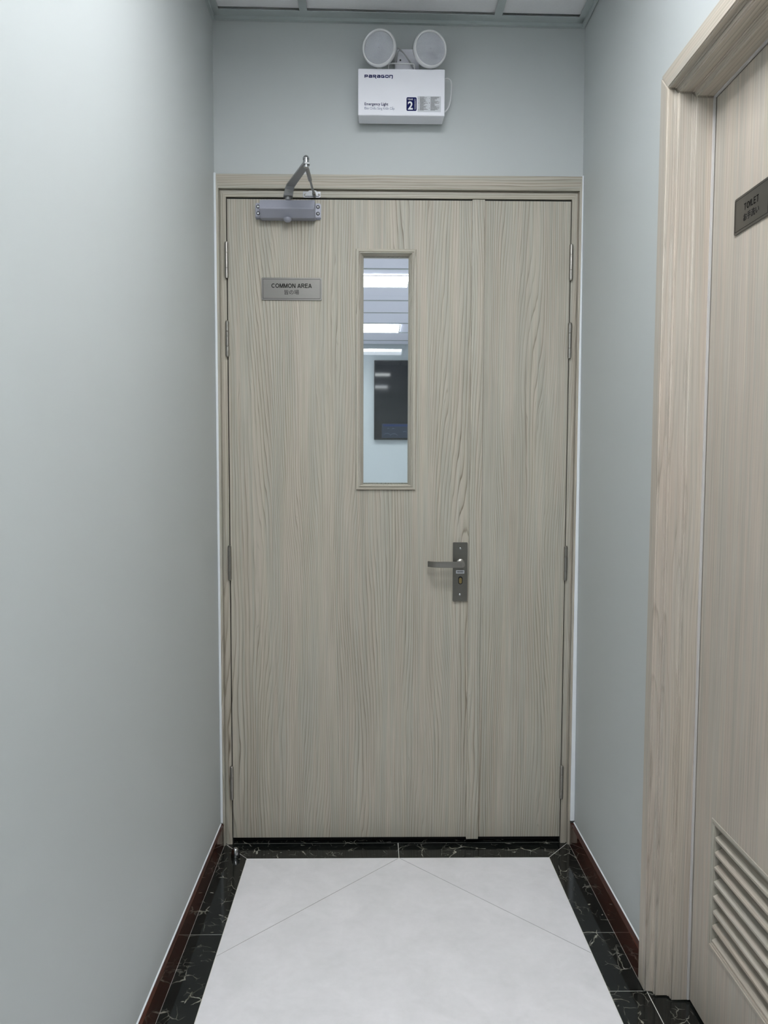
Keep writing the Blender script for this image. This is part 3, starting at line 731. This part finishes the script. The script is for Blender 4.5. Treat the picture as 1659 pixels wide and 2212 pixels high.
# ================================================================== SIGNS
def sign(name, fn, u0, u1, v0, v1, dback, dfront, rot, label, lines, out):
    """out = -1: faces lower depth values"""
    bm = bm_new(); prism(bm, rrect(u0, u1, v0, v1, .0045, 5), dback, dfront, fn)
    s = obj(name, bm, STEEL_SIGN); tag(s, label, 'sign')
    bm = bm_new(); i0 = .0046; tk = .0009
    outer = rrect(u0+i0, u1-i0, v0+i0, v1-i0, .0015, 3); inn = rrect(u0+i0+tk, u1-i0-tk, v0+i0+tk, v1-i0-tk, .001, 3)
    A = [bm.verts.new(fn(p, q, dfront-.0003)) for p, q in outer]; B = [bm.verts.new(fn(p, q, dfront-.0003)) for p, q in inn]
    A2 = [bm.verts.new(fn(p, q, dfront-.00005)) for p, q in outer]
    n = len(A)
    for i in range(n): bm.faces.new((A[i], A[(i+1) % n], B[(i+1) % n], B[i])); bm.faces.new((A[i], A2[i], A2[(i+1) % n], A[(i+1) % n]))
    obj('border_line', bm, INK, s)
    for txt, size, cu, cv, bold, mt, sx, nm in lines:
        bm = bm_new()
        if txt in ('COMMON AREA', 'TOILET'):
            wd_ = {'COMMON AREA': .1285, 'TOILET': .0590}[txt]; h = .0137; sg = 1 if rot is ROT_BACK else -1
            strokes(bm, txt, SANS, h, wd_, .088 if sg > 0 else .078, lambda a, b: fn(cu+sg*(a-wd_/2), cv-h/2+b, dfront-.0004), gap=.10 if sg > 0 else .17)
        else: text(bm, txt, size, fn(cu, cv, dfront-.0003), rot, bold, sx=sx)
        obj(nm, bm, mt, s)
    return s
sign('door_sign', FB, -.4395, -.2470, 1.7945, 1.8655, -.0001, -.0030, ROT_BACK, 'brushed steel sign reading COMMON AREA on the wide door leaf',
     [('COMMON AREA', .0192, -.3435, 1.8400, .00036, INK, 1.0, 'lettering'), ('皆の場', .0165, -.3440, 1.8185, .0, INK2, 1.0, 'small_lettering')], -1)

# ================================================================== TOILET DOOR
td = empty('door_2', (.6, -1.158, 0)); tag(td, 'pale ash laminate toilet door with slatted vent, cut off at the right edge', 'door', kind='structure')
XF = .6725                         # face of the leaf
tp = [(0, .577), (.0455, .577), (.0455, .5955), (.0610, .5955), (.0610, .6290), (.0770, .6290), (.0770, .7180), (.016, .7180), (.016, .5965), (0, .5965)]
tp = [(t, t, d) for t, d in tp]
trc = (-1.632, -.685, .0005, 2.163, False)
# u axis is y: 'left' = far from the door wall (camera side), 'right' = nearest the double door
for sd, nm, mt in (('left', 'jamb', WJ), ('right', 'jamb', WJ), ('top', 'head_jamb', WY)):
    bm = bm_new(); frame_side(bm, sd, trc, tp, FR)
    bmesh.ops.remove_doubles(bm, verts=bm.verts, dist=1e-6); bevel(bm, .0032, 3)
    obj(nm, bm, mt, td, smooth=True)
LY0, LY1, LT = -1.5525, -.7675, 2.0815
sl = (-1.462, -.857, .2030, .4950)
bm = bm_new(); box(bm, .6665, .6715, -.7665, -.7622, .006, 2.0858); obj('seal_strip', bm, SEAL, td, label='pale seal strip beside the leaf')
bm = bm_new(); box(bm, .6665, .6715, LY0, -.7625, 2.0822, 2.0858); obj('seal_strip', bm, SEAL, td)
hole2 = (sl[0]+.006, sl[1]-.006, sl[2]+.006, sl[3]-.006)
bm = bm_new(); plate_hole(bm, LY0, LY1, .0080, LT, hole2, XF, XF+.040, FR); tl = obj('door_leaf', bm, WT, td)
vp = [(0, 0, XF-.0001), (0, 0, XF-.0035), (.0015, .0015, XF-.0045), (.0070, .0070, XF-.0045), (.0095, .0095, XF-.0010), (.0105, .0105, XF-.0010), (.0105, .0105, XF+.0060), (.0062, .0062, XF+.0395), (.0062, .0062, XF-.0001)]
vp = [(0, 0, XF-.0001), (0, 0, XF-.0016), (.0012, .0012, XF-.0024), (.0062, .0062, XF-.0024), (.0066, .0066, XF-.0006), (.0120, .0120, XF-.0006), (.0120, .0120, XF+.0390), (.0062, .0062, XF+.0390), (.0062, .0062, XF-.0001)]
for sd in ('left', 'right', 'top', 'bottom'):
    bm = bm_new(); frame_side(bm, sd, sl+(True,), vp, FR); obj('vent_frame', bm, WZ if sd in ('left', 'right') else WY, tl)
pitch = (sl[3]-sl[2]-.024)/8.0
for k in range(8):
    zb = sl[2]+.0125+k*pitch
    bm = bm_new()
    prism(bm, [(XF+.0010, zb), (XF+.0040, zb-.0002+.0002), (XF+.0375, zb+.0205), (XF+.0360, zb+.0245), (XF+.0005, zb+.0060)], sl[0]+.0123, sl[1]-.0123, lambda p, q, t: (p, t, q))
    bevel(bm, .0006, 1); obj('slat', bm, WY, tl)
sign('toilet_sign', FR, -1.0180, -.8745, 1.7520, 1.8250, XF-.0001, XF-.0030, ROT_RIGHT, 'brushed steel sign reading TOILET on the slatted door at right',
     [('TOILET', .0192, -.9465, 1.7975, .00036, INK, 1.0, 'lettering'), ('お手洗い', .0165, -.9465, 1.7755, .0, INK2, 1.0, 'small_lettering')], -1)

# white sealant in the corners beside the double door frame
for i, (a, b) in enumerate(((XL+.0003, -.5792), (.5797, None))):
    bm = bm_new()
    if b is None:
        prism(bm, [(a, .082), (xr(.08)-.0003, .082), (xr(2.185)-.0003, 2.187), (a, 2.187)], -.0005, -.0150, FB)
    else: prism(bm, [(a, .0785), (b, .0785), (b, 2.187), (a, 2.187)], -.0005, -.0150, FB)
    bevel(bm, .0015, 1)
    o = obj('trim_%d' % (i+1), bm, CAULK); tag(o, 'white sealant strip up the %s side of the double door frame' % ('left' if i == 0 else 'right'), 'trim', kind='structure')

# ================================================================== EMERGENCY LIGHT
el = empty('emergency_light', (.003, 0, 2.341)); tag(el, 'white twin-head emergency light on the wall above the double door', 'emergency light')
YFB = -.0710
bm = bm_new()
v = [(-.1300, YFB, 2.3405), (.1350, YFB, 2.3405), (.1330, -.0120, 2.3400), (-.1280, -.0120, 2.3400), (-.1300, YFB, 2.4785), (.1350, YFB, 2.4785), (.1350, -.0020, 2.4785), (-.1300, -.0020, 2.4785)]
vs = [bm.verts.new(p) for p in v]
for f in ((0,3,2,1),(4,5,6,7),(0,1,5,4),(1,2,6,5),(2,3,7,6),(3,0,4,7)): bm.faces.new([vs[i] for i in f])
bevel(bm, .0012, 2); hb = obj('housing', bm, WHITEP, el)
yt = YFB-.0003
# wordmark: every letter drawn to the same height
bm = bm_new(); strokes(bm, 'PaRaGOn', BLOCK, .0086, .0862, .15, lambda p, q: (-.1105+p, yt, 2.4517+q), gap=.26)
obj('wordmark', bm, NAVY, hb)
bm = bm_new(); text(bm, 'Emergency Light', .0118, (-.1110, yt, 2.3735), ROT_BACK, .00018, 'LEFT', sx=.925); obj('lettering', bm, NAVY, hb)
bm = bm_new(); text(bm, 'Đèn Chiếu Sáng Khẩn Cấp', .0104, (-.1110, yt, 2.3608), ROT_BACK, 0, 'LEFT', sx=.80); obj('small_lettering', bm, GREYINK, hb)
bm = bm_new(); prism(bm, rrect(.0180, .0492, 2.3545, 2.3950, .0040, 5), YFB-.0001, yt, FB); obj('badge', bm, NAVY, hb)
bm = bm_new(); text(bm, '2', .0330, (.0300, yt-.0002, 2.3690), ROT_BACK, .0009, sx=.95)
text(bm, 'YEAR', .0066, (.0295, yt-.0002, 2.3885), ROT_BACK, .0, sx=1.1)
text(bm, 'WARRANTY', .0052, (.0448, yt-.0002, 2.3745), ROT_BACK @ Matrix.Rotation(math.pi/2, 3, 'Z'), .0, sx=1.12); obj('badge_lettering', bm, WHITEINK, hb)
bm = bm_new(); box(bm, .0518, .1238, yt, YFB-.0001, 2.3515, 2.3985); obj('data_sticker', bm, STICK, hb)
bm = bm_new(); rr = random.Random(4)
for cx0, cx1 in ((.0590, .0840), (.0920, .1200)):
    z = 2.3955
    while z > 2.3545:
        L = rr.uniform(.4, 1.0)*(cx1-cx0)
        xx = cx0
        while xx < cx0+L:
            wdt = rr.uniform(.0012, .0030); box(bm, xx, min(xx+wdt, cx0+L), yt-.0003, yt-.0001, z, z+.0009); xx += wdt+.0006
        if rr.random() < .3: box(bm, cx0-.0040, cx0-.0028, yt-.0003, yt-.0001, z-.0002, z+.0012)
        z -= .00205
obj('sticker_print', bm, INK2, hb)
# bracket plate behind, cable, carry handle
bm = bm_new(); box(bm, -.0165, .0590, -.0200, -.0005, 2.4790, 2.5640); bevel(bm, .0020, 2); bp_ = obj('bracket', bm, WHITEP, el)
bm = bm_new(); lathe(bm, [(.0028, -.0201), (.0028, -.0204)], (.0005, 0, 2.5300), 'y', 14); obj('bracket_hole', bm, DARKHOLE, bp_)
bm = bm_new(); tube(bm, curve_pts([(-.0370, -.0560, 2.4780), (-.0372, -.0560, 2.4960), (-.0330, -.0560, 2.5015), (-.0270, -.0560, 2.5022), (.0360, -.0560, 2.5016), (.0415, -.0560, 2.5000), (.0430, -.0560, 2.4950), (.0430, -.0560, 2.4780)], 5), .0021, 10); obj('carry_handle', bm, WHITEPL, el, smooth=True)
bm = bm_new(); box(bm, -.0300, .0360, -.0520, -.0300, 2.4786, 2.4875); bevel(bm, .001, 1); obj('charge_bay', bm, GREYPL, el)
bm = bm_new()
for dx, dz in ((0, 0), (.004, -.005), (-.003, .003)):
    tube(bm, curve_pts([(-.0160+dx, -.0300, 2.5230+dz), (-.0100+dx, -.0360, 2.5540+dz), (.0050+dx, -.0380, 2.5480+dz), (.0240+dx, -.0380, 2.5240+dz), (.0420+dx, -.0340, 2.4980+dz), (.0600+dx*.5, -.0340, 2.4850), (.0680, -.0330, 2.4790)], 6), .0019, 8)
obj('lamp_cable', bm, GREYPL, el, smooth=True)
bm = bm_new(); tube(bm, curve_pts([(.1345, -.0300, 2.4680), (.1460, -.0290, 2.4720), (.1570, -.0280, 2.4660), (.1605, -.0270, 2.4480), (.1580, -.0250, 2.4150), (.1500, -.0240, 2.3850), (.1335, -.0200, 2.3700)], 7), .0021, 10); obj('mains_cable', bm, WHITEPL, el, smooth=True)
# lamp heads
BULB_REFL = plain('blue_grey_reflection', srgb(52, 66, 98), .4)  # tone of the bulb's dark reflection, put into colour
def lamp(cx, cz, yaw, pit, name='lamp_head'):
    C = Vector((cx, -.0900, cz)); rot = Matrix.Rotation(yaw, 4, 'Z') @ Matrix.Rotation(pit, 4, 'X')
    def place(bm): bmesh.ops.transform(bm, matrix=Matrix.Translation(C) @ rot, verts=bm.verts)
    R = .0510
    bm = bm_new(); lathe(bm, [(R, .004), (R*.99, .012), (R*.86, .026), (R*.6, .040), (R*.34, .047), (.004, .049)], axis='y', n=48, cap=False); lathe(bm, [(R*.95, .004), (R*.80, .022), (R*.55, .035), (R*.3, .041), (.003, .043)], axis='y', n=48, cap=False); place(bm)
    shell = obj(name, bm, WHITEPL, el, smooth=True)
    bm = bm_new(); prof = [(R*.885, .006), (R*.885, -.0035), (R*.91, -.0065), (R*.97, -.0070), (R*1.02, -.0040), (R*1.03, .0020), (R*1.01, .0060)]
    lathe(bm, prof, axis='y', n=48, cap=False); place(bm); obj('bezel', bm, WHITEPL, shell, smooth=True)
    bm = bm_new(); lathe(bm, [(R*.885, -.0010), (R*.6, -.0042), (R*.3, -.0058), (.001, -.0062)], axis='y', n=40, cap=False); place(bm); obj('lens', bm, LENS, shell, smooth=True)
    bm = bm_new(); lathe(bm, [(.010, .041), (.010, .030), (.0085, .028), (.0085, .012), (.006, .0085), (.002, .008)], axis='y', n=18); place(bm); obj('bulb', bm, CHROME, shell, smooth=True)
    bm = bm_new()  # thin dark strips drawn as the bulb's fan-shaped reflection
    for k in range(9):
        a = math.radians(-90+(k-4)*13); a0, a1 = .009, .027+.003*((k*7) % 3)
        p = Vector((math.cos(a), 0, math.sin(a))); q = Vector((-math.sin(a), 0, math.cos(a)))*.0008
        vv = [bm.verts.new(Vector(t)) for t in (p*a0-q, p*a1-q, p*a1+q, p*a0+q)]
        ww = [bm.verts.new(Vector(t)+Vector((0, .006, 0))) for t in (p*a0-q, p*a1-q, p*a1+q, p*a0+q)]
        for s_ in (vv, ww[::-1]): bm.faces.new(s_)
        for i in range(4): bm.faces.new((vv[i], vv[(i+1) % 4], ww[(i+1) % 4], ww[i]))
    place(bm); fo = obj('bulb_reflection', bm, BULB_REFL, shell); fo['kind'] = 'stuff'
    bm = bm_new(); prism(bm, rrect(-.0095, .0095, .0050, .0100, .002, 3), -.0005, .0060, FB); place(bm); obj('lens_highlight', bm, WHITEP, shell)  # white block stands in for the glossy highlight in the lens
    nb = bm_new(); lathe(nb, [(.0095, 2.4786), (.0095, 2.4830), (.0070, 2.4850), (.0065, 2.4960)], (cx+.001, -.0560, 0), 'z', 20); lathe(nb, [(.0075, 2.4960), (.0075, 2.5020), (.004, 2.5060)], (cx+.001, -.0560, 0), 'z', 16)
    obj('swivel_neck', nb, WHITEPL, shell, smooth=True)
lamp(-.0662, 2.5300, math.radians(-14), math.radians(9)); lamp(.0882, 2.5285, math.radians(14), math.radians(9))

# ================================================================== DOOR STOP
ds = empty('door_stop', (-.5262, -.0800, 0)); tag(ds, 'small polished dome door stop on the black marble border at left', 'door stop')
bm = bm_new(); n1, n2 = 10, 24
rings = []
for i in range(n1+1):
    a = math.pi/2*i/n1; r = .0145*math.cos(a)**.75 if i < n1 else .0002; h = .0005+.0290*math.sin(a)
    ring = []
    for k in range(n2):
        t = 2*math.pi*k/n2; x = min(r*math.cos(t), .0095); ring.append(bm.verts.new((-.5262+x, -.0800+r*math.sin(t), h)))
    rings.append(ring)
for A, B in zip(rings, rings[1:]):
    for i in range(n2): bm.faces.new((A[i], A[(i+1) % n2], B[(i+1) % n2], B[i]))
bm.faces.new(rings[0][::-1]); bm.faces.new(rings[-1]); obj('dome', bm, CHROME, ds, smooth=True)
bm = bm_new(); pts = [(.0098*math.sin(math.radians(a))*1.15,   .001+.0225*max(0, math.cos(math.radians(a)))) for a in range(-90, 91, 15)]
prism(bm, pts,   .0095, .0122, lambda p, q, t: (-.5262+t, -.0800+p, q)); obj('rubber_pad', bm, RUBBER, ds)

# ================================================================== TELEVISION
tv = empty('television', (.86, RF, 1.566)); tag(tv, 'large black wall television in the common room, seen through the door pane', 'television')
bm = bm_new(); box(bm, -.0710, 1.790, RF-.060, RF-.012, 1.566, 2.594); bevel(bm, .004, 2); obj('casing', bm, TVB, tv)
bm = bm_new(); box(bm, -.0590, 1.778, RF-.0615, RF-.0602, 1.580, 2.583); sc = obj('screen', bm, TVS, tv)
bm = bm_new(); box(bm, .4, 1.3, RF-.0118, RF-.0002, 1.8, 2.3); obj('wall_mount', bm, TVB, tv)
def dim(name, col, st):
    m, nt, b = newmat(name); b.inputs['Base Color'].default_value = (.01, .01, .012, 1); b.inputs['Roughness'].default_value = .15
    b.inputs['Emission Color'].default_value = col; b.inputs['Emission Strength'].default_value = st; return m
bm = bm_new(); box(bm, .03, 1.70, RF-.0622, RF-.0616, 1.590, 1.775); obj('screen_picture', bm, dim('dim_screen_blue', srgb(48, 62, 84), .55), sc)
bm = bm_new(); box(bm, .05, .52, RF-.0626, RF-.0623, 1.738, 1.765); obj('screen_bar', bm, dim('dim_screen_bar', srgb(20, 52, 110), .6), sc)
DIML = dim('dim_screen_lines', srgb(120, 136, 156), .5); bm = bm_new()
for cx, cz, r in ((.10, 1.612, .045), (.19, 1.604, .050), (.115, 1.700, .014), (.18, 1.698, .018), (.33, 1.655, .025), (.42, 1.690, .02)):
    ps = [(cx+r*math.cos(math.pi*k/12), cz+r*.75*math.sin(math.pi*k/12)) for k in range(13)]
    for (a, b), (c, d) in zip(ps, ps[1:]):
        vv = [bm.verts.new((x_, RF-.0628, z_)) for x_, z_ in ((a, b), (c, d), (c, d+.005), (a, b+.005))]; bm.faces.new(vv)
    obj('screen_drawing', bm, DIML, sc); bm = bm_new()
bm.free()
